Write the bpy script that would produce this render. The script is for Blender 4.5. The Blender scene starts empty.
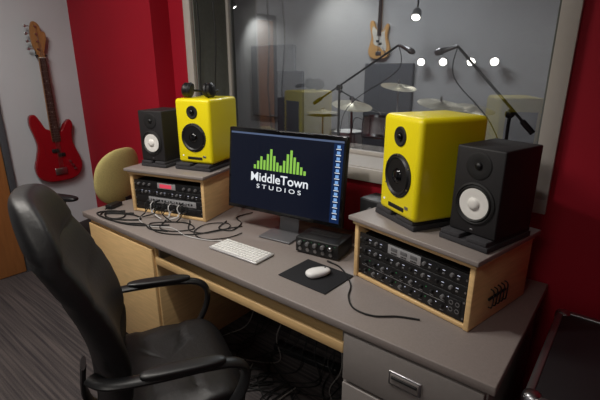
import bpy, bmesh, math, random
from mathutils import Vector, Matrix
random.seed(4)
S=bpy.context.scene
try:
    S.view_settings.view_transform='Standard'
except Exception: pass
D=bpy.data
# ---------------------------------------------------------------- materials
def lin(c):
    return tuple(((v/255)/12.92 if v/255<=0.04045 else (((v/255)+0.055)/1.055)**2.4) for v in c)
def mat(name,rgb,rough=.5,metal=0,var=0.0,scale=20,bump=0.0,emit=None,es=1,coat=0,spec=None,stretch=None):
    m=D.materials.new(name); m.use_nodes=True
    nt=m.node_tree; b=nt.nodes['Principled BSDF']
    c=lin(rgb)
    b.inputs['Base Color'].default_value=(*c,1)
    b.inputs['Roughness'].default_value=rough
    b.inputs['Metallic'].default_value=metal
    b.inputs['Coat Weight'].default_value=coat
    if spec is not None: b.inputs['Specular IOR Level'].default_value=spec
    if emit:
        b.inputs['Emission Color'].default_value=(*lin(emit),1); b.inputs['Emission Strength'].default_value=es
    if var>0 or bump>0:
        tc=nt.nodes.new('ShaderNodeTexCoord'); mp=nt.nodes.new('ShaderNodeMapping')
        nt.links.new(tc.outputs['Object'],mp.inputs['Vector'])
        if stretch: mp.inputs['Scale'].default_value=stretch
        n=nt.nodes.new('ShaderNodeTexNoise'); n.inputs['Scale'].default_value=scale; n.inputs['Detail'].default_value=4
        nt.links.new(mp.outputs['Vector'],n.inputs['Vector'])
        if var>0:
            r=nt.nodes.new('ShaderNodeValToRGB')
            r.color_ramp.elements[0].position=.3; r.color_ramp.elements[1].position=.7
            r.color_ramp.elements[0].color=(*[v*(1-var) for v in c],1)
            r.color_ramp.elements[1].color=(*[min(1,v*(1+var)) for v in c],1)
            nt.links.new(n.outputs['Fac'],r.inputs['Fac']); nt.links.new(r.outputs['Color'],b.inputs['Base Color'])
        if bump>0:
            bp=nt.nodes.new('ShaderNodeBump'); bp.inputs['Strength'].default_value=bump; bp.inputs['Distance'].default_value=.004
            nt.links.new(n.outputs['Fac'],bp.inputs['Height']); nt.links.new(bp.outputs['Normal'],b.inputs['Normal'])
    return m
M={}
M['red']=mat('red_paint',(158,18,38),.65,var=.05,scale=3,bump=.1,spec=.25)
M['white']=mat('white_paint',(190,196,202),.6,var=.03,scale=3,bump=.1)
M['ceil']=mat('ceiling_paint',(170,170,168),.8,var=.03)
M['grayroom']=mat('live_room_paint',(182,183,184),.8,var=.04,scale=2)
M['frame']=mat('window_trim_paint',(176,170,164),.5,var=.02)
M['reveal']=mat('window_reveal_felt',(96,98,94),.9,var=.08,scale=40)
M['lam']=mat('grey_laminate',(140,131,127),.42,var=.05,scale=140,bump=.03)
M['cab']=mat('grey_cabinet_steel',(130,124,121),.45,var=.03,scale=60)
M['maple']=mat('maple_wood',(222,186,132),.45,var=.09,scale=9,stretch=(1,1,9),coat=.1)
M['maple_h']=mat('maple_wood_horizontal',(222,186,132),.45,var=.09,scale=9,stretch=(1,9,9),coat=.1)
M['door']=mat('door_wood',(158,104,58),.5,var=.12,scale=8,stretch=(6,6,.6))
M['doorframe']=mat('door_frame_paint',(72,76,82),.5,var=.03)
M['base']=mat('baseboard_vinyl',(26,26,28),.5,var=.05)
M['black']=mat('black_plastic',(22,22,24),.42,var=.05,scale=60)
M['blackm']=mat('black_matte',(20,19,20),.7,var=.08,scale=80)
M['hsbody']=mat('black_vinyl_wrap',(30,28,30),.6,var=.08,scale=200,bump=.08)
M['leather']=mat('black_leather',(20,19,21),.5,var=.1,scale=60,bump=.25)
M['rubber']=mat('black_rubber',(13,13,14),.6,var=.05)
M['foam']=mat('dark_foam',(52,51,55),.9,var=.12,scale=90,bump=.3)
M['yellow']=mat('yellow_lacquer',(240,222,10),.42,var=.02,scale=3,coat=.1)
M['cone_w']=mat('white_cone',(232,230,226),.5,var=.02)
M['cone_b']=mat('black_cone',(14,14,16),.45,var=.05)
M['glossb']=mat('gloss_black',(8,8,10),.12,var=.02)
M['silver']=mat('silver_metal',(180,180,184),.3,metal=1,var=.03)
M['steel']=mat('brushed_steel',(150,150,152),.35,metal=.9,var=.05)
M['alu']=mat('white_aluminium',(200,200,202),.35,metal=.3,var=.02)
M['standg']=mat('stand_grey',(120,120,124),.4,metal=.4,var=.02)
M['key']=mat('white_keys',(240,240,238),.45,var=.01)
M['mouse']=mat('white_gloss_plastic',(238,238,238),.2,var=.01)
M['pad']=mat('mousepad_cloth',(24,25,30),.85,var=.1,scale=200)
M['knob']=mat('knob_grey',(100,100,102),.4,var=.04)
M['gear']=mat('gear_black_paint',(20,20,22),.45,var=.05)
M['gearg']=mat('gear_silver_panel',(165,165,168),.4,metal=.3,var=.04)
M['redled']=mat('red_display',(60,4,4),.4,emit=(220,70,90),es=.9)
M['greenled']=mat('green_led',(20,60,30),.4,emit=(60,160,90),es=.5)
M['whiteled']=mat('white_led',(200,200,220),.4,emit=(190,200,230),es=.6)
M['bassred']=mat('bass_red_lacquer',(140,14,26),.25,var=.03,coat=.5)
M['rosew']=mat('rosewood',(58,34,26),.5,var=.15,scale=12,stretch=(8,8,1))
M['headw']=mat('headstock_maple',(150,108,66),.4,var=.1,scale=12,stretch=(6,6,1))
M['butter']=mat('butterscotch_lacquer',(206,160,100),.3,var=.08,scale=8,stretch=(8,8,1))
M['pickw']=mat('pickguard_white',(210,208,200),.4,var=.02)
M['olive']=mat('tan_fabric',(186,172,112),.9,var=.14,scale=160,bump=.3)
M['cable_w']=mat('white_cable',(205,205,205),.5,var=.02)
M['panel']=mat('acoustic_panel_fabric',(84,86,92),.9,var=.1,scale=60)
M['panel2']=mat('acoustic_panel_light_fabric',(140,142,146),.9,var=.1,scale=60)
M['drumw']=mat('drum_white_pearl',(215,215,215),.35,var=.05)
M['drumhead']=mat('drum_head',(225,225,220),.6,var=.03)
M['brass']=mat('cymbal_bronze',(206,200,180),.3,metal=.8,var=.08)
M['case']=mat('road_case_laminate',(30,27,30),.5,var=.1,scale=60)
M['bulb']=mat('lamp_glow',(255,250,240),.5,emit=(255,248,235),es=10)
M['ceillamp']=mat('lamp_diffuser',(255,250,240),.5,emit=(255,246,232),es=2.5)
M['scr']=mat('screen_navy',(3,5,12),.25,emit=(10,14,28),es=1.0)
M['scrstrip']=mat('screen_sidebar',(3,5,12),.25,emit=(16,36,72),es=1.0)
M['scrbar']=mat('screen_menubar',(20,22,30),.3,emit=(78,92,120),es=1.0)
M['scrg']=mat('screen_green',(10,10,10),.3,emit=(140,196,78),es=1.0)
M['scrw']=mat('screen_white',(10,10,10),.3,emit=(232,236,240),es=1.0)
M['scri']=mat('screen_icons',(10,10,10),.3,emit=(120,165,220),es=1.0)
def carpet():
    m=D.materials.new('striped_carpet'); m.use_nodes=True; nt=m.node_tree; b=nt.nodes['Principled BSDF']
    b.inputs['Roughness'].default_value=.95; b.inputs['Specular IOR Level'].default_value=.15
    tc=nt.nodes.new('ShaderNodeTexCoord'); mp=nt.nodes.new('ShaderNodeMapping')
    mp.inputs['Scale'].default_value=(.7,34,1)
    nt.links.new(tc.outputs['Object'],mp.inputs['Vector'])
    n=nt.nodes.new('ShaderNodeTexNoise'); n.inputs['Scale'].default_value=2.0; n.inputs['Detail'].default_value=2
    nt.links.new(mp.outputs['Vector'],n.inputs['Vector'])
    n2=nt.nodes.new('ShaderNodeTexNoise'); n2.inputs['Scale'].default_value=160
    nt.links.new(tc.outputs['Object'],n2.inputs['Vector'])
    mx=nt.nodes.new('ShaderNodeMath'); mx.operation='MULTIPLY_ADD'; mx.inputs[1].default_value=.35
    nt.links.new(n2.outputs['Fac'],mx.inputs[0]); nt.links.new(n.outputs['Fac'],mx.inputs[2])
    r=nt.nodes.new('ShaderNodeValToRGB')
    r.color_ramp.elements[0].position=.48; r.color_ramp.elements[0].color=(*lin((56,53,56)),1)
    r.color_ramp.elements[1].position=.9; r.color_ramp.elements[1].color=(*lin((94,87,86)),1)
    nt.links.new(mx.outputs[0],r.inputs['Fac']); nt.links.new(r.outputs['Color'],b.inputs['Base Color'])
    bp=nt.nodes.new('ShaderNodeBump'); bp.inputs['Strength'].default_value=.4; bp.inputs['Distance'].default_value=.005
    nt.links.new(n2.outputs['Fac'],bp.inputs['Height']); nt.links.new(bp.outputs['Normal'],b.inputs['Normal'])
    return m
M['carpet']=carpet()
def glassm():
    m=D.materials.new('window_glass'); m.use_nodes=True; nt=m.node_tree; nt.nodes.remove(nt.nodes['Principled BSDF'])
    o=nt.nodes['Material Output']; t=nt.nodes.new('ShaderNodeBsdfTransparent'); t.inputs['Color'].default_value=(.84,.86,.87,1)
    g=nt.nodes.new('ShaderNodeBsdfGlossy'); g.inputs['Roughness'].default_value=.01
    mx=nt.nodes.new('ShaderNodeMixShader'); mx.inputs[0].default_value=.18
    nt.links.new(t.outputs[0],mx.inputs[1]); nt.links.new(g.outputs[0],mx.inputs[2]); nt.links.new(mx.outputs[0],o.inputs['Surface'])
    return m
M['glass']=glassm()
# ---------------------------------------------------------------- geometry helpers
def link(o,parent=None):
    S.collection.objects.link(o)
    if parent: o.parent=parent
    return o
def empty(name,loc=(0,0,0),rz=0):
    o=D.objects.new(name,None); o.location=loc; o.rotation_euler=(0,0,rz); o.empty_display_size=.05
    return link(o)
def mobj(name,verts,faces,m,parent=None,smooth=True,loc=(0,0,0),rot=(0,0,0)):
    me=D.meshes.new(name); me.from_pydata([tuple(v) for v in verts],[],faces); me.update()
    if smooth:
        for p in me.polygons: p.use_smooth=True
        me.set_sharp_from_angle(angle=math.radians(40))
    me.materials.append(M[m] if isinstance(m,str) else m)
    o=D.objects.new(name,me); o.location=loc; o.rotation_euler=rot
    return link(o,parent)
def box(name,c,s,m,parent=None,bev=.003,rot=(0,0,0),seg=2):
    bm=bmesh.new(); bmesh.ops.create_cube(bm,size=1)
    for v in bm.verts: v.co=Vector((v.co.x*s[0],v.co.y*s[1],v.co.z*s[2]))
    if bev>0:
        bmesh.ops.bevel(bm,geom=bm.edges[:],offset=min(bev,min(s)*.45),segments=seg,affect='EDGES',profile=.5)
    me=D.meshes.new(name); bm.to_mesh(me); bm.free()
    for p in me.polygons: p.use_smooth=True
    me.set_sharp_from_angle(angle=math.radians(50))
    me.materials.append(M[m]); o=D.objects.new(name,me); o.location=c; o.rotation_euler=rot
    return link(o,parent)
def lathe(name,prof,m,origin=(0,0,0),axis=(0,0,1),parent=None,seg=40,caps=True):
    ax=Vector(axis).normalized(); q=Vector((0,0,1)).rotation_difference(ax)
    vs=[];fs=[]
    for (r,h) in prof:
        for i in range(seg):
            a=2*math.pi*i/seg; v=q@Vector((r*math.cos(a),r*math.sin(a),h)); vs.append(Vector(origin)+v)
    n=len(prof)
    for j in range(n-1):
        for i in range(seg):
            k=(i+1)%seg; fs.append((j*seg+i,j*seg+k,(j+1)*seg+k,(j+1)*seg+i))
    if caps:
        fs.append(tuple(reversed(range(seg)))); fs.append(tuple((n-1)*seg+i for i in range(seg)))
    return mobj(name,vs,fs,m,parent)
def cyl(name,p0,p1,r,m,parent=None,r2=None,seg=20):
    p0=Vector(p0);p1=Vector(p1); L=(p1-p0).length
    return lathe(name,[(r,0),(r if r2 is None else r2,L)],m,p0,p1-p0,parent,seg)
def spline(pts,n=8,closed=False):
    P=[Vector(p) for p in pts]; out=[]; N=len(P)
    rng=range(N) if closed else range(N-1)
    for i in rng:
        if closed: a,b,c,d=P[(i-1)%N],P[i],P[(i+1)%N],P[(i+2)%N]
        else: a,b,c,d=P[max(i-1,0)],P[i],P[i+1],P[min(i+2,N-1)]
        for k in range(n):
            t=k/n
            out.append(.5*((2*b)+(c-a)*t+(2*a-5*b+4*c-d)*t*t+(3*b-a-3*c+d)*t**3))
    if not closed: out.append(P[-1])
    return out
def tube(name,pts,r,m,parent=None,n=8,seg=10,ry=None,closed=False,up=(0,0,1)):
    P=spline(pts,n,closed); vs=[];fs=[]; N=len(P); ry=ry or r
    prevn=None
    for i,p in enumerate(P):
        if closed: t=(P[(i+1)%N]-P[i-1]).normalized()
        else: t=(P[min(i+1,N-1)]-P[max(i-1,0)]).normalized()
        if prevn is None:
            u=Vector(up); 
            if abs(u.dot(t))>.95: u=Vector((1,0,0)) if abs(t.x)<.9 else Vector((0,1,0))
            nrm=(u-t*u.dot(t)).normalized()
        else: nrm=(prevn-t*prevn.dot(t)).normalized()
        prevn=nrm; bn=t.cross(nrm)
        for k in range(seg):
            a=2*math.pi*k/seg; vs.append(p+nrm*(ry*math.cos(a))+bn*(r*math.sin(a)))
    for j in range(N if closed else N-1):
        j2=(j+1)%N
        for k in range(seg):
            k2=(k+1)%seg; fs.append((j*seg+k,j*seg+k2,j2*seg+k2,j2*seg+k))
    if not closed:
        fs.append(tuple(reversed(range(seg)))); fs.append(tuple((N-1)*seg+k for k in range(seg)))
    return mobj(name,vs,fs,m,parent)
def prism(name,outline,th,m,parent=None,y0=0,bev=.006):
    """outline in local XZ, extruded along Y from y0 to y0-th (towards -Y)"""
    bm=bmesh.new(); vs=[bm.verts.new((p[0],y0,p[1])) for p in outline]
    f=bm.faces.new(vs); r=bmesh.ops.extrude_face_region(bm,geom=[f])
    for e in r['geom']:
        if isinstance(e,bmesh.types.BMVert): e.co.y-=th
    bmesh.ops.recalc_face_normals(bm,faces=bm.faces[:])
    if bev>0:
        ed=[e for e in bm.edges if len(e.link_faces)==2 and e.calc_face_angle(0)>1.2]
        bmesh.ops.bevel(bm,geom=ed,offset=bev,segments=3,affect='EDGES')
    bmesh.ops.triangulate(bm,faces=[f for f in bm.faces if len(f.verts)>4])
    me=D.meshes.new(name); bm.to_mesh(me); bm.free()
    for p in me.polygons: p.use_smooth=True
    me.set_sharp_from_angle(angle=math.radians(40))
    me.materials.append(M[m]); o=D.objects.new(name,me); return link(o,parent)
def sp(v,e): return math.copysign(abs(v)**e,v)
def superell(name,abc,e1,e2,m,parent=None,loc=(0,0,0),rot=(0,0,0),deform=None,nu=64,nv=40):
    a,b,c=abc; vs=[];fs=[]
    for j in range(nv+1):
        ph=-math.pi/2+math.pi*j/nv
        for i in range(nu):
            th=2*math.pi*i/nu
            v=Vector((a*sp(math.cos(ph),e1)*sp(math.cos(th),e2),b*sp(math.cos(ph),e1)*sp(math.sin(th),e2),c*sp(math.sin(ph),e1)))
            vs.append(deform(v) if deform else v)
    for j in range(nv):
        for i in range(nu):
            k=(i+1)%nu; fs.append((j*nu+i,j*nu+k,(j+1)*nu+k,(j+1)*nu+i))
    o=mobj(name,vs,fs,m,parent,loc=loc,rot=rot)
    bm=bmesh.new(); bm.from_mesh(o.data); bmesh.ops.remove_doubles(bm,verts=bm.verts[:],dist=1e-5); bm.to_mesh(o.data); bm.free()
    return o
# ---------------------------------------------------------------- room shell
WY=1.86; LX=-3.72; RX=2.3; FY=-2.6; CH=2.75
box('floor',((LX+RX)/2,(FY+WY)/2,-.05),(RX-LX+.4,WY-FY+.4,.1),'carpet',bev=0)
box('ceiling',((LX+RX)/2,(FY+WY)/2,CH+.05),(RX-LX+.4,WY-FY+.4,.1),'ceil',bev=0)
box('wall_left',(LX-.05,(FY+WY)/2,CH/2),(.1,WY-FY+.3,CH),'white',bev=0)
box('wall_right',(RX+.05,(FY+WY)/2,CH/2),(.1,WY-FY+.3,CH),'red',bev=0)
box('wall_front',((LX+RX)/2,FY-.05,CH/2),(RX-LX+.3,.1,CH),'white',bev=0)
wx0,wx1,wz0,wz1=-2.35,-.30,1.10,2.35; WT=.34
wb=empty('wall_back')
box('wall_left_part',((LX-.1+wx0)/2,WY+WT/2,CH/2),(wx0-LX+.1,WT,CH),'red',wb,bev=0)
box('wall_right_part',((RX+wx1)/2,WY+WT/2,CH/2),(RX-wx1,WT,CH),'red',wb,bev=0)
box('wall_lower_part',((wx0+wx1)/2,WY+WT/2,wz0/2),(wx1-wx0,WT,wz0),'red',wb,bev=0)
box('wall_upper_part',((wx0+wx1)/2,WY+WT/2,(wz1+CH)/2),(wx1-wx0,WT,CH-wz1),'red',wb,bev=0)
box('wall_bumpout',((LX-2.6)/2,1.79,CH/2),(-2.6-LX,.14,CH),'red',wb,bev=0)
w=empty('window_1')
tw=.065
box('trim_bottom',((wx0+wx1)/2,WY-.012,wz0-tw/2+.005),(wx1-wx0+2*tw,.024,tw),'frame',w)
box('trim_top',((wx0+wx1)/2,WY-.012,wz1+tw/2),(wx1-wx0+2*tw,.024,tw),'frame',w)
box('trim_left',(wx0-tw/2,WY-.013,(wz0+wz1)/2),(tw,.026,wz1-wz0),'frame',w)
box('trim_right',(wx1+tw/2,WY-.013,(wz0+wz1)/2),(tw,.026,wz1-wz0),'frame',w)
box('reveal_bottom',((wx0+wx1)/2,WY+WT/2,wz0+.004),(wx1-wx0,WT,.008),'frame',w,bev=0)
box('reveal_left',(wx0+.005,WY+WT/2,(wz0+wz1)/2),(.01,WT,wz1-wz0),'reveal',w,bev=0)
box('reveal_right',(wx1-.005,WY+WT/2,(wz0+wz1)/2),(.01,WT,wz1-wz0),'reveal',w,bev=0)
box('reveal_top',((wx0+wx1)/2,WY+WT/2,wz1-.005),(wx1-wx0,WT,.01),'reveal',w,bev=0)
gy=2.14
box('glass_stop_left',(wx0+.022,gy,(wz0+wz1)/2),(.024,.03,wz1-wz0-.02),'frame',w)
box('glass_stop_bottom',((wx0+wx1)/2,gy,wz0+.02),(wx1-wx0-.02,.03,.024),'frame',w)
box('glass_stop_right',(wx1-.022,gy,(wz0+wz1)/2),(.024,.03,wz1-wz0-.02),'frame',w)
box('glass_pane',((wx0+wx1)/2,gy,(wz0+wz1)/2),(wx1-wx0-.03,.006,wz1-wz0-.03),'glass',w,bev=0)
box('baseboard_left',(LX+.006,(1.115+1.72)/2,.05),(.012,.605,.1),'base')
box('baseboard_back',((LX-2.6)/2,1.714,.05),(-2.6-LX,.012,.1),'base')
dr=empty('door_1',(LX,0,0))
box('jamb_right',(.02,1.09,1.06),(.04,.045,2.12),'doorframe',dr)
box('jamb_left',(.02,.145,1.06),(.04,.045,2.12),'doorframe',dr)
box('jamb_head',(.02,.6175,2.145),(.04,.99,.05),'doorframe',dr)
box('door_leaf',(.013,.6175,1.055),(.026,.895,2.10),'door',dr)
cyl('door_handle',(.02,.25,1.0),(.08,.25,1.0),.012,'silver',dr)
cyl('door_lever',(.075,.25,1.0),(.075,.37,1.0),.01,'silver',dr)
# ---------------------------------------------------------------- live room
LY=5.3; lx0=-6.6; lx1=2.0; LC=3.1
box('floor_live_room',((lx0+lx1)/2,(2.2+LY)/2,-.05),(lx1-lx0,LY-2.2,.1),'carpet',bev=0)
box('ceiling_live_room',((lx0+lx1)/2,(2.2+LY)/2,LC+.05),(lx1-lx0,LY-2.2,.1),'ceil',bev=0)
box('wall_live_back',((lx0+lx1)/2,LY+.05,LC/2),(lx1-lx0+.2,.1,LC),'grayroom',bev=0)
box('wall_live_left',(lx0-.05,(2.2+LY)/2,LC/2),(.1,LY-2.2,LC),'grayroom',bev=0)
box('wall_live_right',(lx1+.05,(2.2+LY)/2,LC/2),(.1,LY-2.2,LC),'grayroom',bev=0)
box('wall_live_front_left',((lx0+LX-.1)/2,2.15,LC/2),(LX-.1-lx0,.1,LC),'grayroom',bev=0)
def apanel(cx,cz,w_,h_,m):
    p=empty('acoustic_panel',(cx,LY-.045,cz))
    box('fabric_core',(0,0,0),(w_,.05,h_),m,p,bev=.012,seg=3)
    for s in(-1,1):
        box('frame_side',(s*(w_/2),.006,0),(.012,.044,h_),m,p); box('frame_rail',(0,.006,s*(h_/2)),(w_,.044,.012),m,p)
apanel(-2.72,.93,.68,1.38,'panel')
apanel(-4.75,1.35,.9,1.1,'panel2')
gb=empty('sound_gobo',(-3.92,4.7,0),math.radians(12))
box('gobo_panel',(0,0,.80),(.40,.07,1.46),'panel',gb,bev=.02,seg=3)
for s in(-1,1):
    box('gobo_foot',(s*.15,0,.03),(.05,.36,.05),'black',gb,bev=.008)
    for t_ in(-1,1): cyl('gobo_caster',(s*.15-.012,t_*.15,.014),(s*.15+.012,t_*.15,.014),.014,'rubber',gb,seg=14)
# ---------------------------------------------------------------- desk
dk=empty('studio_desk')
dx0,dx1,dy0,dy1,dz=-2.58,-.18,1.095,1.85,.75
box('desktop',((dx0+dx1)/2,(dy0+dy1)/2,dz-.0165),(dx1-dx0,dy1-dy0,.033),'lam',dk,bev=.004)
box('cabinet_left_body',(-2.195,1.47,.355),(.68,.70,.71),'maple',dk)
box('cabinet_left_door',(-2.195,1.111,.36),(.66,.018,.66),'maple',dk,bev=.003)
box('cabinet_left_kick',(-2.195,1.125,.012),(.66,.02,.024),'blackm',dk,bev=0)
box('back_panel',(-1.27,1.80,.40),(1.17,.018,.62),'blackm',dk)
box('keyboard_tray',(-1.272,1.29,.622),(1.16,.34,.022),'maple_h',dk)
box('tray_front_lip',(-1.272,1.122,.629),(1.16,.016,.042),'maple_h',dk)
box('tray_rail_left',(-1.84,1.3,.675),(.012,.34,.084),'steel',dk)
box('tray_rail_right',(-.70,1.3,.675),(.012,.34,.084),'steel',dk)
box('file_cabinet_body',(-.445,1.47,.357),(.49,.70,.714),'cab',dk)
for i,(zc,hh) in enumerate([(.61,.19),(.35,.30),(.11,.17)]):
    box('drawer_front_%d'%i,(-.445,1.110,zc),(.476,.02,hh),'cab',dk,bev=.004)
    hz=zc+.01
    box('drawer_pull_plate_%d'%i,(-.445,1.098,hz),(.112,.008,.052),'silver',dk,bev=.003)
    box('drawer_pull_recess_%d'%i,(-.445,1.0935,hz),(.098,.003,.038),'cab',dk,bev=.001)
    box('drawer_pull_grip_%d'%i,(-.445,1.090,hz+.008),(.090,.008,.010),'blackm',dk,bev=.003)
lathe('grommet',[(.03,0),(.03,.003),(.022,.004),(.022,0)],'black',(-1.0,1.81,dz),(0,0,1),dk)
DZ=.7515
# ---------------------------------------------------------------- racks
def rack(loc,th,kind):
    W,DP,H=.53,.40,.235
    r=empty('equipment_rack',(loc[0],loc[1],DZ),th); t=.02
    box('side_left',(t/2,DP/2,H/2),(t,DP,H),'maple',r)
    box('side_right',(W-t/2,DP/2,H/2),(t,DP,H),'maple',r)
    box('bottom_board',(W/2,DP/2,.008),(W-2*t,DP-.01,.016),'maple_h',r)
    box('top_board',(W/2,DP/2-.004,H+.008),(W+.01,DP+.012,.018),'maple_h',r)
    box('top_laminate',(W/2,DP/2-.004,H+.0255),(W+.035,DP+.04,.018),'lam',r,bev=.003)
    box('back_board',(W/2,DP-.01,H/2),(W-2*t,.01,H-.02),'blackm',r)
    x0,x1=t+.001,W-t-.001; GW=x1-x0; U=.0445
    z=.020
    units=[('u2',2*U),('u1b',U),('u1',U)] if kind=='R' else [('patch',U),('patch2',U),('u1b',U),('lcd',U)]
    for n,(u,h) in enumerate(units):
        cx=(x0+x1)/2; zc=z+h/2; fy=.012
        box('unit_%d_chassis'%n,(cx,fy+.15,zc),(GW-.03,.27,h-.004),'gear',r,bev=.001)
        box('unit_%d_faceplate'%n,(cx,fy,zc),(GW,.006,h-.0015),'gear',r,bev=.0015)
        f=fy-.003
        for sx in (x0+.008,x1-.008):
            for sz in ((zc,) if h<.05 else (zc-.03,zc+.03)):
                cyl('unit_%d_screw'%n,(sx,f,sz),(sx,f-.003,sz),.0035,'silver',r,seg=10)
        if u=='u2':
            for k in range(9):
                for q in (-1,1):
                    xx=x0+.04+k*.045
                    lathe('unit_%d_knob'%n,[(.0075,0),(.0064,.011),(.0055,.012)],'black' if (k+q)%3 else 'knob',(xx,f,zc+q*.020),(0,-1,0),r,seg=16)
                    cyl('unit_%d_led'%n,(xx+.02,f,zc+q*.02+.008),(xx+.02,f-.001,zc+q*.02+.008),.002,'whiteled' if k%3 else 'greenled',r,seg=8)
                    box('unit_%d_label'%n,(xx,f-.0005,zc+q*.020-.0135),(.014,.001,.002),'gearg',r,bev=0)
            box('unit_%d_divider'%n,(cx-.03,f-.0005,zc),(GW-.10,.001,.001),'gearg',r,bev=0)
            box('unit_%d_jacks'%n,(x1-.042,f-.001,zc),(.048,.002,.06),'black',r,bev=.0005)
            for k in range(4): lathe('unit_%d_jack'%n,[(.0085,0),(.0085,.003),(.006,.003),(.006,0)],'knob',(x1-.054+.024*(k%2),f-.001,zc-.013+.026*(k//2)),(0,-1,0),r,seg=14)
        elif u in('u1','u1b'):
            if u=='u1':
                box('unit_%d_panel'%n,(cx-.02,f-.001,zc),(.15,.003,h-.008),'gearg',r,bev=.0005)
                for k in range(3):
                    box('unit_%d_meter'%n,(cx-.065+k*.045,f-.003,zc+.004),(.030,.002,.014),'knob',r,bev=.0005)
                    for j in range(4): box('unit_%d_button'%n,(cx-.075+k*.045+j*.007,f-.004,zc-.011),(.004,.002,.004),'black',r,bev=0)
            for k in range(8):
                xx=x0+.035+k*.056
                if u=='u1' and abs(xx-(cx-.02))<.085: continue
                lathe('unit_%d_knob'%n,[(.0075,0),(.0065,.010),(.0055,.011)],'knob' if k%2 else 'black',(xx,f,zc),(0,-1,0),r,seg=16)
                box('unit_%d_tick'%n,(xx+.022,f,zc+.004),(.010,.001,.002),'whiteled',r,bev=0)
                box('unit_%d_button'%n,(xx+.022,f-.001,zc-.008),(.009,.004,.006),'knob',r,bev=.001)
        elif u=='lcd':
            box('unit_%d_display_bezel'%n,(cx+.00,f-.002,zc),(.13,.004,.034),'gearg',r,bev=.001)
            box('unit_%d_display'%n,(cx-.005,f-.0045,zc),(.085,.002,.022),'redled',r,bev=0)
            for k in range(3):
                lathe('unit_%d_knob'%n,[(.008,0),(.007,.011)],'knob',(x0+.04+k*.04,f,zc),(0,-1,0),r,seg=14)
                lathe('unit_%d_knob'%n,[(.008,0),(.007,.011)],'knob',(x1-.04-k*.04,f,zc),(0,-1,0),r,seg=14)
        else:
            box('unit_%d_panel'%n,(cx+.03,f-.001,zc),(.34,.003,h-.010),'gearg' if u=='patch2' else 'gear',r,bev=.0005)
            for k in range(16):
                xx=x0+.10+k*.021
                cyl('unit_%d_jack'%n,(xx,f-.002,zc),(xx,f-.005,zc),.006,'rubber',r,seg=10)
                if k in(1,3,4,7,9,12,13):
                    cyl('unit_%d_plug'%n,(xx,f-.004,zc),(xx,f-.035,zc),.005,'silver' if k%2 else 'rubber',r,seg=10)
                    tube('patch_cable',[(xx,f-.034,zc),(xx+.004,f-.06,zc-.012),(xx+.01,f-.06-.01*(k%3),.03),(xx+.05*(k%4-1.2),f-.08-.012*(k%3),.006)],.0028,'rubber' if k%3 else 'cable_w',r,n=5,seg=6)
        z+=h+.001
    if kind=='R':
        for k in range(5):
            y=.12+k*.024
            tube('side_hook',[(W,y,.05),(W+.012,y,.055),(W+.014,y,.09),(W+.012,y,.115),(W,y,.12)],.0026,'blackm',r,n=4,seg=6)
        box('side_hook_rail',(W+.003,.168,.085),(.006,.12,.008),'blackm',r,bev=.001)
    return r
RA=math.radians(-12.6); LA=math.radians(15.5)
rack((-.844,1.419),RA,'R')
rack((-2.345,1.300),LA,'L')
RT=DZ+.235+.0355
# ---------------------------------------------------------------- speakers & pads
def off(fl,th,a,b):
    return (fl[0]+a*math.cos(th)-b*math.sin(th), fl[1]+a*math.sin(th)+b*math.cos(th))
def pad(fl,th,w,d,z):
    c=off(fl,th,w/2,d/2); p=empty('speaker_isolation_pad',(c[0],c[1],z),th)
    box('base_foam',(0,0,.010),(w,d,.020),'foam',p,bev=.003)
    for s in(-1,1):
        box('foam_rail',(s*w*.27,0,.028),(w*.40,d,.016),'foam',p,bev=.003)
def yellow_speaker(fl,th,z,w=.235,h=.365,d=.29):
    c=off(fl,th,w/2,d/2); s=empty('yellow_studio_monitor_speaker',(c[0],c[1],z),th); f=-d/2
    box('cabinet',(0,0,h/2),(w,d,h),'yellow',s,bev=.020,seg=5)
    wz=h*.41
    lathe('woofer_surround_ring',[(.082,-.004),(.082,.003),(.077,.006),(.072,.003)],'blackm',(0,f,wz),(0,-1,0),s,seg=56,caps=False)
    lathe('woofer_cone',[(.074,.003),(.069,.009),(.062,.003),(.057,.000),(.030,-.002),(.028,.001)],'cone_b',(0,f-.001,wz),(0,-1,0),s,seg=56)
    lathe('woofer_dust_cap',[(.030,.0),(.026,.008),(.016,.013),(.004,.015)],'glossb',(0,f-.001,wz),(0,-1,0),s,seg=32)
    for k in range(6):
        a=math.pi/6+k*math.pi/3
        cyl('woofer_screw',(.077*math.cos(a),f-.004,wz+.077*math.sin(a)),(.077*math.cos(a),f-.008,wz+.077*math.sin(a)),.003,'silver',s,seg=8)
    tz=h*.80
    lathe('tweeter_plate',[(.036,-.003),(.036,.003),(.032,.005),(.020,.001)],'blackm',(0,f,tz),(0,-1,0),s,seg=40)
    lathe('tweeter_dome',[(.015,0),(.013,.006),(.007,.010),(.001,.011)],'glossb',(0,f-.002,tz),(0,-1,0),s,seg=24)
    box('bass_port',(0,f,h*.085),(.10,.004,.016),'rubber',s,bev=.0015)
    box('brand_badge',(w*.28,f-.001,h*.12),(.02,.003,.012),'silver',s,bev=.001)
    cyl('indicator',(-w*.34,f,h*.12),(-w*.34,f-.002,h*.12),.004,'whiteled',s,seg=12)
    box('rear_panel',(0,d/2,h*.45),(w*.7,.004,h*.7),'black',s,bev=.001)
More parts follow.
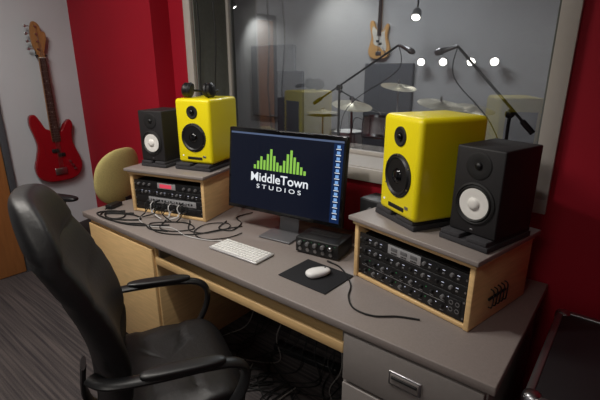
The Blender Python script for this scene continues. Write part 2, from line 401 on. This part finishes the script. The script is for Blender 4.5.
def black_speaker(fl,th,z,w=.172,h=.285,d=.222):
    c=off(fl,th,w/2,d/2); s=empty('black_studio_monitor_speaker',(c[0],c[1],z),th); f=-d/2
    box('cabinet',(0,0,h/2),(w,d,h),'hsbody',s,bev=.006,seg=3)
    wz=h*.365
    lathe('woofer_frame',[(.072,-.003),(.072,.004),(.066,.007),(.061,.003)],'blackm',(0,f,wz),(0,-1,0),s,seg=56,caps=False)
    lathe('woofer_surround',[(.063,.002),(.058,.008),(.052,.002)],'rubber',(0,f-.001,wz),(0,-1,0),s,seg=48)
    lathe('woofer_cone',[(.0525,.004),(.030,.0045),(.022,.003)],'cone_w',(0,f-.001,wz),(0,-1,0),s,seg=48)
    lathe('woofer_dust_cap',[(.022,.004),(.018,.010),(.010,.013),(.002,.0135)],'cone_w',(0,f-.001,wz),(0,-1,0),s,seg=32)
    tz=h*.80
    lathe('tweeter_waveguide',[(.045,-.003),(.045,.002),(.041,.004),(.020,.001)],'blackm',(0,f,tz),(0,-1,0),s,seg=40)
    lathe('tweeter_dome',[(.013,0),(.011,.005),(.006,.008),(.001,.009)],'cone_b',(0,f-.001,tz),(0,-1,0),s,seg=24)
    box('brand_badge',(0,f-.001,h*.055),(.012,.002,.006),'silver',s,bev=.001)
    box('rear_panel',(0,d/2,h*.45),(w*.7,.004,h*.7),'black',s,bev=.001)
PZ=.037
ty=math.radians(-30)
pad((-.80,1.50),math.radians(-28),.25,.28,RT)
yellow_speaker((-.775,1.482),ty,RT+PZ,h=.372)
tb=math.radians(-16)
pad(off((-.477,1.434),tb,-.005,-.035),tb,.185,.27,RT)
black_speaker((-.468,1.427),tb,RT+PZ,h=.292)
pad((-2.10,1.455),LA,.245,.30,RT)
yellow_speaker((-2.092,1.480),LA,RT+PZ)
pad((-2.325,1.375),LA,.185,.25,RT)
black_speaker((-2.322,1.385),LA,RT+PZ,h=.292)
hp=empty('headphones',(-2.01,1.60,RT+PZ+.366),math.radians(25))
tube('headband',[(-.085,0,.035),(-.08,.06,.036),(-.045,.115,.03),(0,.135,.022),(.045,.115,.03),(.08,.06,.036),(.085,0,.035)],.011,'rubber',hp,ry=.007)
for s in(-1,1):
    lathe('ear_cup',[(.036,0),(.040,.008),(.040,.022),(.030,.032),(.012,.034)],'black',(s*.062,-.01,.041),(s*1,-.1,.15),hp,seg=28)
    lathe('ear_cushion',[(.040,0),(.043,.009),(.038,.020),(.022,.021)],'leather',(s*.062,-.01,.043),(-s*1,.1,-.15),hp,seg=28)
# ---------------------------------------------------------------- computer monitor
mon=empty('computer_monitor',(-1.362,1.545,DZ),math.radians(7.2))
tilt=math.radians(-6)
pan=D.objects.new('display_panel',None); link(pan,mon); pan.location=(0,0,.112); pan.rotation_euler=(tilt,0,0)
MW,MH=.69,.432
box('display_shell',(0,.016,MH/2),(MW,.026,MH),'black',pan,bev=.006,seg=3)
box('display_bezel',(0,.0015,MH/2),(MW-.004,.006,MH-.004),'glossb',pan,bev=.002)
sw,sh=MW-.03,MH-.042; sc=MH/2
def flat(name,cx,cz,w_,h_,m,y=-.0030):
    return mobj(name,[(cx-w_/2,y,cz-h_/2),(cx+w_/2,y,cz-h_/2),(cx+w_/2,y,cz+h_/2),(cx-w_/2,y,cz+h_/2)],[(0,1,2,3)],m,pan,smooth=False)
flat('screen',0,sc,sw,sh,'scr',-.0022)
flat('screen_menubar',0,sc+sh/2-.005,sw,.009,'scrbar')
flat('screen_sidebar',sw/2-.026,sc-.006,.050,sh-.014,'scrstrip',-.0026)
lc=-.02; bz=sc+.012
hs=[.022,.044,.070,.052,.086,.114,.080,.048,.034,.062,.098,.120,.086,.064,.040,.022]
for i,hh in enumerate(hs):
    flat('screen_logo_bar_%d'%i,lc-.15+.30*i/(len(hs)-1),bz+hh*.95/2,.0135,hh*.95,'scrg')
def text(name,s,width,height,cx,cz,m,bold=0):
    cu=D.curves.new(name,'FONT'); cu.body=s; cu.size=.05; cu.offset=bold; cu.align_x='CENTER'; cu.align_y='CENTER'
    o=D.objects.new(name+'_c',cu); S.collection.objects.link(o); bpy.context.view_layer.update()
    me=D.meshes.new_from_object(o); D.objects.remove(o)
    xs=[v.co.x for v in me.vertices]; k=width/(max(xs)-min(xs)); mx=(max(xs)+min(xs))/2
    ys=[v.co.y for v in me.vertices]; my=(max(ys)+min(ys))/2; kz=height/(max(ys)-min(ys))
    for v in me.vertices: v.co=Vector(((v.co.x-mx)*k+cx,-.0032,(v.co.y-my)*kz+cz))
    me.materials.clear(); me.materials.append(M[m]); link(D.objects.new(name,me),pan)
text('screen_logo_text','MiddleTown',.345,.046,lc,sc-.029,'scrw',.0006)
text('screen_logo_subtext','S T U D I O S',.27,.022,lc,sc-.077,'scrw',.0003)
for i in range(13):
    flat('screen_icon_%d'%i,sw/2-.026,sc+sh/2-.028-i*.0275,.017,.014,'scri')
    flat('screen_icon_label_%d'%i,sw/2-.026,sc+sh/2-.039-i*.0275,.026,.003,'scrw')
tube('stand_neck',[(0,.075,.004),(0,.085,.08),(0,.065,.18),(0,.048,.26)],.06,'standg',mon,ry=.006,seg=16,up=(0,1,0))
box('stand_foot',(0,.03,.005),(.19,.19,.008),'standg',mon,bev=.003)
# ---------------------------------------------------------------- keyboard
kb=empty('computer_keyboard',(-1.385,1.283,DZ),math.radians(2))
box('keyboard_base',(0,0,.006),(.31,.128,.010),'alu',kb,bev=.004)
for r_ in range(6):
    y_=.050-r_*.0195
    wds=[1]*14
    if r_==5: wds=[1,1,1.2,5.6,1.2,1,1,1,1]
    un=.292/sum(wds); x=-.146
    for k,wd in enumerate(wds):
        ww=un*wd; box('key_%d_%d'%(r_,k),(x+ww/2,y_,.0125),(ww-.003,.0155 if r_ else .010,.004),'key',kb,bev=.001,seg=1); x+=ww
mp=empty('mouse_pad',(-.962,1.312,DZ),math.radians(-2)); box('pad_sheet',(0,0,.002),(.25,.20,.004),'pad',mp,bev=.0018)
ms=empty('computer_mouse',(-.952,1.315,DZ+.005),math.radians(-25))
superell('mouse_shell',(.031,.056,.017),.8,.8,'mouse',ms,loc=(0,0,.014),deform=lambda v: Vector((v.x*(1-.1*(v.y/.056)),v.y,max(v.z,-.0135)*(1-.15*(v.y/.056)))))
superell('mouse_ball',(.004,.004,.004),1,1,'knob',ms,loc=(0,.033,.0285),nu=12,nv=8)
# ---------------------------------------------------------------- audio interface
ai=empty('audio_interface',(-1.085,1.545,DZ),math.radians(8))
box('case',(0,0,.042),(.225,.15,.072),'gear',ai,bev=.004)
box('front_panel',(0,-.077,.042),(.222,.006,.070),'black',ai,bev=.002)
for k in range(5):
    lathe('knob_%d'%k,[(.0105,0),(.010,.012),(.008,.014)],'knob' if k!=4 else 'silver',(-.086+k*.040,-.080,.054),(0,-1,0),ai,seg=20)
    cyl('jack_%d'%k,(-.086+k*.040,-.080,.024),(-.086+k*.040,-.083,.024),.009,'steel',ai,seg=16)
    box('led_%d'%k,(-.066+k*.040,-.0805,.066),(.004,.001,.002),'greenled',ai,bev=0)
for sx in(-.09,.09):
    for sy in(-.05,.05): cyl('foot',(sx,sy,0),(sx,sy,.008),.009,'rubber',ai,seg=12)
box('top_vent_1',(0,.02,.0785),(.15,.05,.002),'blackm',ai,bev=.0005)
for k in range(7): box('top_slot_%d'%k,(-.06+k*.02,.02,.0798),(.006,.045,.001),'rubber',ai,bev=0)
ps=empty('headphone_amplifier',(-.90,1.72,DZ),math.radians(-8))
box('case',(0,0,.13),(.13,.12,.26),'gear',ps,bev=.005); box('faceplate',(0,-.062,.13),(.12,.004,.25),'black',ps,bev=.001)
for k in range(4): lathe('knob',[(.011,0),(.009,.014)],'knob',(0,-.064,.05+k*.055),(0,-1,0),ps,seg=16)
# ---------------------------------------------------------------- cables on desk
z=.7555
def cb(n,pts,r=.0032,m='rubber'):
    e=empty(n); tube('cable_sheath',[(p[0],p[1],(p[2] if len(p)>2 else z)) for p in pts],r,m,e,n=8,seg=8)
    s=Vector((pts[0][0],pts[0][1],z)); d=(Vector((pts[0][0],pts[0][1],0))-Vector((pts[1][0],pts[1][1],0))).normalized()
    cyl('cable_plug',s-d*.002,s+d*.022,r*1.4,m,e,seg=10)
cb('audio_cable',[(-.98,1.45),(-.93,1.44),(-.87,1.40),(-.80,1.33),(-.76,1.25),(-.70,1.19),(-.62,1.19),(-.55,1.24),(-.48,1.27)])
cb('audio_cable',[(-2.02,1.30),(-1.95,1.22),(-1.85,1.24),(-1.80,1.33),(-1.9,1.36),(-2.0,1.30),(-2.05,1.22),(-1.9,1.18),(-1.74,1.27),(-1.68,1.40),(-1.62,1.52)])
cb('audio_cable',[(-2.30,1.25),(-2.42,1.17),(-2.34,1.13),(-2.24,1.16),(-2.16,1.23),(-2.25,1.25),(-2.36,1.20),(-2.40,1.15),(-2.28,1.12),(-2.1,1.16),(-1.95,1.28)],.0045)
cb('audio_cable',[(-2.38,1.24),(-2.45,1.18),(-2.40,1.12),(-2.30,1.13),(-2.27,1.19),(-2.35,1.24),(-2.44,1.20),(-2.46,1.13),(-2.33,1.115),(-2.18,1.14),(-2.08,1.20),(-1.98,1.18),(-1.88,1.22)],.0045)
cb('audio_cable',[(-1.90,1.38),(-1.80,1.30),(-1.70,1.33),(-1.66,1.45),(-1.72,1.50),(-1.80,1.42),(-1.76,1.30),(-1.64,1.27),(-1.56,1.36),(-1.55,1.45)],.0028)
cb('usb_cable',[(-1.57,1.30),(-1.62,1.27),(-1.75,1.24),(-1.9,1.26),(-2.03,1.20),(-2.15,1.22),(-2.2,1.25)],.0022,'cable_w')
cb('audio_cable',[(-1.74,1.50),(-1.70,1.42),(-1.62,1.44),(-1.66,1.55),(-1.75,1.60),(-1.74,1.72)])
ad=empty('power_adapter',(-2.50,1.26,DZ),math.radians(20)); box('brick',(0,0,.014),(.05,.10,.026),'black',ad,bev=.005); cyl('lead',(0,-.05,.014),(0,-.075,.010),.004,'rubber',ad)
hc=empty('hanging_cable') 
tube('cable_1',[(-2.28,1.82,2.7),(-2.27,1.82,2.2),(-2.25,1.82,1.8),(-2.27,1.82,1.45),(-2.25,1.82,1.2),(-2.22,1.82,1.0),(-2.2,1.82,.78)],.005,'rubber',hc)
tube('cable_2',[(-2.12,1.82,2.7),(-2.13,1.82,2.2),(-2.10,1.82,1.8),(-2.13,1.82,1.45),(-2.12,1.82,1.2),(-2.12,1.82,1.0),(-2.1,1.82,.78)],.004,'rubber',hc)
pw=empty('power_strip',(-1.25,1.62,.0),.1); box('strip_body',(0,0,.021),(.42,.06,.04),'black',pw,bev=.005)
for k in range(6): box('socket_%d'%k,(-.16+k*.064,0,.042),(.03,.03,.003),'black',pw,bev=.001)
uc=empty('floor_cables')
for k in range(20):
    random.seed(k); x0=-1.75+k*.05
    tube('cable_%d'%k,[(x0,1.77,.60),(x0+random.uniform(-.05,.05),1.72,.3),(x0+random.uniform(-.1,.1),1.62,.07),(x0+random.uniform(-.15,.15),1.5,.008),(x0+random.uniform(-.2,.2),1.35,.008),(x0+random.uniform(-.2,.2),1.22,.008),(x0+random.uniform(-.2,.2),1.40,.012)],.0035,'rubber' if k%7 else 'cab',uc,seg=6)
# ---------------------------------------------------------------- office chairs
def base5(p,R=.30,zt=.40,m='black',hubz=.10):
    for k in range(5):
        a=2*math.pi*k/5+.3; cx,cy=math.cos(a),math.sin(a)
        tube('leg_%d'%k,[(cx*.03,cy*.03,hubz+.02),(cx*.15,cy*.15,hubz+.012),(cx*R,cy*R,.075)],.022,m,p,ry=.014,n=5)
        ta=a+.6
        tx,ty_=math.cos(ta),math.sin(ta)
        for s in(-1,1):
            c=Vector((cx*R,cy*R,.028)); n=Vector((tx,ty_,0))
            cyl('caster_%d'%k,c+n*s*.006,c+n*s*.024,.028,'rubber',p,seg=20)
        cyl('caster_stem_%d'%k,(cx*R,cy*R,.03),(cx*R,cy*R,.08),.008,'steel',p,seg=10)
    cyl('hub',(0,0,hubz-.03),(0,0,hubz+.05),.038,m,p)
    cyl('gas_lift_outer',(0,0,hubz+.04),(0,0,zt-.10),.027,m,p)
    cyl('gas_lift_piston',(0,0,zt-.12),(0,0,zt),.015,'steel',p)
ch=empty('executive_office_chair',(-1.225,.757,0),math.radians(-27))
base5(ch,.29,.42)
box('tilt_mechanism',(0,-.02,.415),(.20,.24,.04),'black',ch,bev=.01)
def seatdef(v):
    w_=v.copy(); f=v.y/.26
    if f>.6: w_.z-= .06*((f-.6)/.4)**2
    w_.z+= .014*(abs(v.x)/.26)**2
    if v.z>0:
        for s0 in(-.07,.07): w_.z-=.010*math.exp(-((v.y-s0)/.012)**2)
    return w_
superell('seat_cushion',(.258,.250,.058),.42,.42,'leather',ch,loc=(0,-.01,.485),deform=seatdef,nu=96,nv=40)
BH=.385
def backdef(v):
    w_=v.copy(); t=(v.z+BH)/(2*BH)
    wf=.90+.14*math.sin(math.pi*min(1,t*1.05))
    if t>.8: wf-=.10*((t-.8)/.2)**2
    w_.x*=wf
    for s0 in(.28,.45,.62,.79):
        w_.y*=1-.14*math.exp(-((t-s0)/.014)**2)
    w_.y+=-.115*t+.055*math.sin(math.pi*min(t*1.3,1)) - .03*t*t
    w_.y+= .05*(abs(v.x)/.26)**2
    return w_
superell('backrest',(.25,.052,BH),.5,.55,'leather',ch,loc=(0,-.225,.865),deform=backdef,nu=96,nv=110)
tube('back_bracket',[(0,-.05,.41),(0,-.25,.41),(0,-.30,.50),(0,-.29,.62)],.045,'black',ch,ry=.010)
for s in(-1,1):
    tube('armrest_loop_%s'%('r' if s>0 else 'l'),[(s*.235,-.25,.72),(s*.285,-.20,.72),(s*.30,-.08,.715),(s*.30,.08,.705),(s*.295,.17,.685),(s*.285,.205,.64),(s*.28,.19,.56),(s*.27,.13,.47),(s*.24,.06,.43),(s*.10,.0,.425)],.024,'black',ch,ry=.013,n=8,seg=14)
    superell('armrest_pad_%s'%('r' if s>0 else 'l'),(.028,.13,.014),.6,.7,'black',ch,loc=(s*.30,.01,.722),rot=(math.radians(-4),0,0),nu=32,nv=16)
c2=empty('task_chair',(-2.955,1.365,0),math.radians(110))
base5(c2,.27,.42)
superell('seat_cushion',(.22,.21,.04),.5,.6,'blackm',c2,loc=(0,0,.46))
box('seat_plate',(0,-.02,.415),(.22,.22,.03),'black',c2,bev=.008)
superell('backrest',(.21,.034,.195),.85,.8,'olive',c2,loc=(0,-.25,.88),rot=(math.radians(8),0,0),deform=lambda v: Vector((v.x,v.y+.03*(v.x/.2)**2,v.z)))
tube('back_post',[(0,-.08,.41),(0,-.24,.41),(0,-.31,.52),(0,-.285,.74)],.028,'black',c2,ry=.008)
for s in(-1,1):
    tube('arm_post',[(s*.12,0,.41),(s*.26,0,.42),(s*.275,0,.52),(s*.275,0,.76)],.022,'black',c2,ry=.010)
    superell('arm_pad',(.04,.13,.018),.6,.7,'black',c2,loc=(s*.275,.01,.78),nu=32,nv=14)
# ---------------------------------------------------------------- guitars
def guitar(name,loc,rz,k,body,pick,bass=True,roll=0):
    g=empty(name,loc); g.rotation_euler=(0,roll,rz); g.scale=(k,k,k)
    pts=[(-.035,.15),(-.06,.165),(-.085,.22),(-.115,.265),(-.150,.255),(-.158,.19),(-.138,.10),(-.130,.03),(-.150,-.05),(-.172,-.13),(-.155,-.20),(-.09,-.243),(0,-.25),(.09,-.243),(.15,-.20),(.170,-.12),(.145,-.03),(.122,.04),(.128,.12),(.142,.18),(.118,.215),(.085,.19),(.06,.15),(.035,.13)]
    out=[(p.x,p.y) for p in spline([(a,b,0) for a,b in pts],6,True)]
    prism('body',out,.042,body,g,y0=0,bev=.008)
    pg=[(-.04,.14),(-.10,.19),(-.115,.12),(-.09,.03),(-.085,-.04),(-.04,-.07),(.02,-.09),(.09,-.15),(.12,-.10),(.10,-.01),(.085,.07),(.09,.14),(.05,.11)]
    prism('pickguard',[(p.x,p.y) for p in spline([(a,b,0) for a,b in pg],5,True)],.003,pick,g,y0=-.042,bev=0)
    nk=[(-.030,.06),(.030,.06),(.022,.66),(-.022,.66)]
    prism('neck',nk,.020,'headw',g,y0=-.030,bev=.003); prism('fretboard',nk,.005,'rosew',g,y0=-.050,bev=0)
    for i in range(20):
        zf=.66-(.86*(1-2**(-(i+1)/12)))
        wd=.022+(.66-zf)/.6*.008
        if zf>.08: box('fret_%d'%i,(0,-.0555,zf),(wd*2,.0015,.002),'steel',g,bev=0)
    for zf in(.50,.42,.345,.28,.17): cyl('inlay',(0,-.0552,zf),(0,-.0556,zf),.004,'pickw',g,seg=10)
    box('nut',(0,-.052,.662),(.044,.010,.005),'pickw',g,bev=.001)
    hd=[(-.022,.66),(-.030,.70),(-.045,.73),(-.052,.79),(-.046,.86),(-.028,.90),(0,.895),(.018,.87),(.022,.84),(.045,.835),(.05,.80),(.034,.74),(.022,.70),(.022,.66)]
    prism('headstock',[(p.x,p.y) for p in spline([(a,b,0) for a,b in hd],4,True)],.016,'headw',g,y0=-.030,bev=.002)
    n=4 if bass else 6
    for i in range(n):
        zt=.72+i*(.15/(n-1)); xt=-.030
        cyl('tuner_post_%d'%i,(xt+.012,-.046,zt),(xt+.012,-.060,zt),.006,'silver',g,seg=12)
        cyl('tuner_shaft_%d'%i,(xt,-.036,zt),(xt-.040,-.036,zt),.003,'silver',g,seg=8)
        superell('tuner_key_%d'%i,(.010,.004,.010),.8,.8,'silver',g,loc=(xt-.045,-.036,zt),nu=16,nv=8)
        x0=-.0135+i*(.027/(n-1)); tube('string_%d'%i,[(x0,-.060,-.17),(x0*.75,-.058,.66),(xt+.012,-.056,zt)],.0009,'silver',g,n=1,seg=5)
    box('bridge',(0,-.048,-.17),(.085,.012,.05),'silver',g,bev=.003)
    box('pickup_1',(-.018,-.048,-.01),(.05,.012,.028),'rubber',g,bev=.004); box('pickup_2',(.022,-.048,-.045),(.05,.012,.028),'rubber',g,bev=.004)
    for i in range(3): lathe('control_knob_%d'%i,[(.010,0),(.009,.014)],'silver',(.075+i*.016,-.044,-.105-i*.030),(0,-1,0),g,seg=16)
    box('hanger_plate',(0,.0,.71),(.04,.02,.10),'rubber',g,bev=.003); tube('hanger_yoke',[(-.030,-.055,.675),(-.032,-.028,.675),(0,-.005,.69),(.032,-.028,.675),(.030,-.055,.675)],.006,'rubber',g)
    return g
guitar('bass_guitar',(LX+.014,1.445,.955),math.radians(90),1.06,'bassred','bassred',True,0)
guitar('electric_guitar',(-2.88,LY-.012,1.91),0,.92,'butter','pickw',False,0)
# ---------------------------------------------------------------- live room gear
def micstand(joint,a,b):
    j=Vector(joint); s=empty('microphone_stand',(j.x,j.y,0)); o=Vector((j.x,j.y,0))
    cyl('pole',(0,0,.12),(0,0,j.z),.011,'black',s,seg=14)
    for k in range(3):
        an=k*2.094+.4; cyl('tripod_leg_%d'%k,(0,0,.16),(.28*math.cos(an),.28*math.sin(an),.015),.009,'black',s,seg=10)
        superell('tripod_foot_%d'%k,(.014,.014,.014),1,1,'rubber',s,loc=(.28*math.cos(an),.28*math.sin(an),.015),nu=12,nv=8)
    A=Vector(a)-o; B=Vector(b)-o
    cyl('boom',A,B,.009,'black',s,seg=12)
    superell('boom_clutch',(.028,.03,.028),.8,.8,'black',s,loc=(0,0,j.z),nu=20,nv=12)
    dr_=(B-A).normalized()
    cyl('counterweight',A,A+dr_*.10,.018,'rubber',s,seg=14)
    mdir=(dr_+Vector((0,0,-.9))).normalized()
    lathe('microphone',[(.012,0),(.014,.05),(.019,.10),(.024,.105),(.024,.13),(.016,.15),(.006,.156)],'steel',B,mdir,s,seg=20)
    tube('microphone_cable',[B,B+Vector((0,0,-.2)),(A+B)/2+Vector((0,.02,-.22)),Vector((0.02,0,j.z-.4)),Vector((.02,0,.3)),Vector((.1,0,.01))],.004,'rubber',s,seg=6)
micstand((-.667,2.95,1.31),(-.52,2.95,1.20),(-1.04,2.95,1.72))
micstand((-2.25,3.40,1.41),(-2.54,3.40,1.25),(-1.68,3.40,1.76))
micstand((-2.95,4.75,1.20),(-3.2,4.75,1.32),(-2.55,4.75,1.05))
dk2=empty('drum_kit',(-1.98,4.0,0),math.radians(30))
def drum(n,c,ax,r,h):
    lathe(n+'_shell',[(r,0),(r,h)],'drumw',c,ax,dk2,seg=40)
    A=Vector(ax).normalized(); C=Vector(c)
    for q in(0,h): lathe(n+'_hoop',[(r+.004,-.012),(r+.010,-.012),(r+.010,.012),(r+.004,.012)],'silver',C+A*q,ax,dk2,seg=40,caps=False)
    lathe(n+'_head',[(r*.98,0),(r*.98,.006),(r*.5,.007)],'drumhead',C+A*h,ax,dk2,seg=40)
    for k in range(6):
        an=k*math.pi/3; q=Vector((0,0,1)).rotation_difference(A); o=C+q@Vector((math.cos(an)*(r+.008),math.sin(an)*(r+.008),0))
        cyl(n+'_lug',o+A*.01,o+A*(h-.01),.005,'silver',dk2,seg=8)
drum('bass_drum',(0,.2,.30),(0,-1,0),.28,.40)
drum('tom_1',(-.17,.0,.90),(0.05,.25,1),.14,.19); drum('tom_2',(.17,.0,.90),(-.05,.25,1),.15,.20)
drum('floor_tom',(.50,.25,.48),(0,0,1),.19,.42); drum('snare',(-.48,.25,.76),(0,0,1),.17,.15)
for cc,rr,zz in(((.50,.25),.20,.6),((-.48,.25),.15,.76)):
    for k in range(3):
        an=k*2.094; cyl('drum_leg',(cc[0]+rr*math.cos(an),cc[1]+rr*math.sin(an),.0),(cc[0]+rr*math.cos(an)*.98,cc[1]+rr*math.sin(an)*.98,zz),.007,'silver',dk2,seg=8)
cyl('tom_mount',(0,.05,.55),(0,.05,1.02),.012,'silver',dk2); cyl('tom_bar',(-.17,.04,.98),(.17,.04,.98),.01,'silver',dk2)
for n,(cx,cy,cz,r) in enumerate([(-.42,-.12,1.24,.20),(.42,-.15,1.26,.22),(-.75,.3,1.10,.18),(.05,.34,1.40,.19),(-.75,.3,1.13,.18),(.80,.15,1.20,.20)]):
    if n!=4:
        cyl('cymbal_stand_%d'%n,(cx,cy,.1),(cx,cy,cz+.06),.010,'silver',dk2,seg=12)
        for k in range(3): an=k*2.094; cyl('cymbal_leg',(cx,cy,.25),(cx+.22*math.cos(an),cy+.22*math.sin(an),.01),.007,'silver',dk2,seg=8)
        lathe('cymbal_wingnut',[(.008,0),(.012,.01),(.004,.03)],'silver',(cx,cy,cz+.03),(0,0,1),dk2,seg=12)
    lathe('cymbal_%d'%n,[(r,0),(r*.3,.014),(r*.18,.030),(.01,.036),(.01,.034),(r*.17,.028),(r*.3,.012),(r,-.001)],'brass',(cx,cy,cz-.02),(.12,-.18,1) if n not in(2,4) else (0,0,1),dk2,seg=48,caps=False)
def slight(name,loc,d,en,ang=70,col=(1,.96,.9),rad=.04,blend=.8):
    l=D.lights.new(name,'SPOT'); l.energy=en; l.color=col; l.spot_size=math.radians(ang); l.spot_blend=blend; l.shadow_soft_size=rad
    o=D.objects.new(name,l); o.location=loc; o.rotation_euler=Vector(d).to_track_quat('-Z','Y').to_euler(); return link(o)
def spot(loc,d):
    s=empty('wall_spotlight',loc); dd=Vector(d).normalized()
    lathe('lamp_can',[(.025,0),(.042,.02),(.050,.09),(.047,.09)],'steel',(0,0,0),dd,s,seg=24)
    lathe('lamp_lens',[(.045,.086),(.038,.097),(.012,.102)],'bulb',(0,0,0),dd,s,seg=24)
    cyl('lamp_bracket',(0,0,0),(0,.085,0),.008,'black',s,seg=10)
for x in(-2.25,-1.98,-1.66,-1.41): spot((x,LY-.09,1.66),(.25,-1,-.25))
def cspot(loc,d=(.15,-.6,-.7),c=LC,en=0):
    s=empty('ceiling_spotlight',loc)
    lathe('lamp_can',[(.03,0),(.050,.03),(.058,.12),(.054,.12)],'steel',(0,0,0),d,s,seg=24)
    lathe('lamp_lens',[(.052,.115),(.04,.127),(.012,.132)],'bulb',(0,0,0),d,s,seg=24)
    cyl('lamp_stem',(0,0,0),(0,0,c-loc[2]-.002),.010,'black',s,seg=10)
    if en: slight('ceiling_spot_light',Vector(loc)+Vector(d).normalized()*.15,d,en,100)
cspot((-2.22,4.9,2.2)); cspot((-5.3,4.9,2.55),(.3,.4,-.8),LC,22)
cspot((-3.6,4.5,2.7),(.1,.6,-.6),LC,30)
# ---------------------------------------------------------------- road case (right)
rc=empty('road_case',(.17,1.47,0))
cw,cd,chh=.58,.58,.70
box('case_body',(0,0,chh/2+.002),(cw,cd,chh-.004),'case',rc,bev=.004)
for sx in(-1,1):
    for sy in(-1,1): box('edge_vertical',(sx*(cw/2-.008),sy*(cd/2-.008),chh/2),(.022,.022,chh-.004),'steel',rc,bev=.003)
    box('edge_top_side',(sx*(cw/2-.008),0,chh-.007),(.022,cd,.022),'steel',rc,bev=.003)
    box('edge_lid_side',(sx*(cw/2),0,chh-.16),(.006,cd,.03),'steel',rc,bev=.001)
for sy in(-1,1):
    box('edge_top_front',(0,sy*(cd/2-.008),chh-.007),(cw,.022,.022),'steel',rc,bev=.003)
    box('edge_lid_front',(0,sy*(cd/2),chh-.16),(cw,.006,.03),'steel',rc,bev=.001)
for sx in(-1,1):
    for sy in(-1,1): superell('corner_ball',(.028,.028,.028),.8,.8,'silver',rc,loc=(sx*(cw/2-.018),sy*(cd/2-.018),chh-.018),nu=20,nv=12)
box('latch',(0,-cd/2-.004,chh-.16),(.10,.01,.09),'silver',rc,bev=.004)
# ---------------------------------------------------------------- lights
def area(name,loc,size,en,col=(1,.95,.88),rot=(0,0,0),sy=None):
    l=D.lights.new(name,'AREA'); l.energy=en; l.color=col; l.size=size
    if sy: l.shape='RECTANGLE'; l.size_y=sy
    o=D.objects.new(name,l); o.location=loc; o.rotation_euler=rot; return link(o)
def ceil_fixture(x,y,z,sx,sy,en,col=(1,.95,.88)):
    f=empty('ceiling_light_panel',(x,y,z-.002)); box('housing',(0,0,-.015),(sx+.06,sy+.06,.03),'alu',f,bev=.004); box('diffuser',(0,0,-.032),(sx,sy,.006),'ceillamp',f,bev=.001)
    area('ceiling_area_light',(x,y,z-.045),sx,en,col,sy=sy)
ceil_fixture(-2.15,.35,CH,.9,.5,34)
ceil_fixture(-.5,-1.3,CH,.9,.5,15)
ceil_fixture(-2.6,3.9,LC,1.2,.4,46,(.97,.98,1))
cspot((-1.05,.55,2.60),(-.18,.50,-1.0),CH,40)  # added lamp, not a known fixture: warm spot to vary light over the desk
W=D.worlds.new('studio_world'); S.world=W; W.use_nodes=True
W.node_tree.nodes['Background'].inputs[0].default_value=(.5,.55,.65,1); W.node_tree.nodes['Background'].inputs[1].default_value=.05
# ---------------------------------------------------------------- camera
cam=D.cameras.new('camera'); cam.sensor_width=36; cam.lens=25.6; cam.clip_start=.02
co=D.objects.new('camera',cam); link(co); co.location=(0,0,1.6)
co.rotation_euler=Vector((-.624*.9537,.7815*.9537,-.3007)).to_track_quat('-Z','Y').to_euler()
S.camera=co
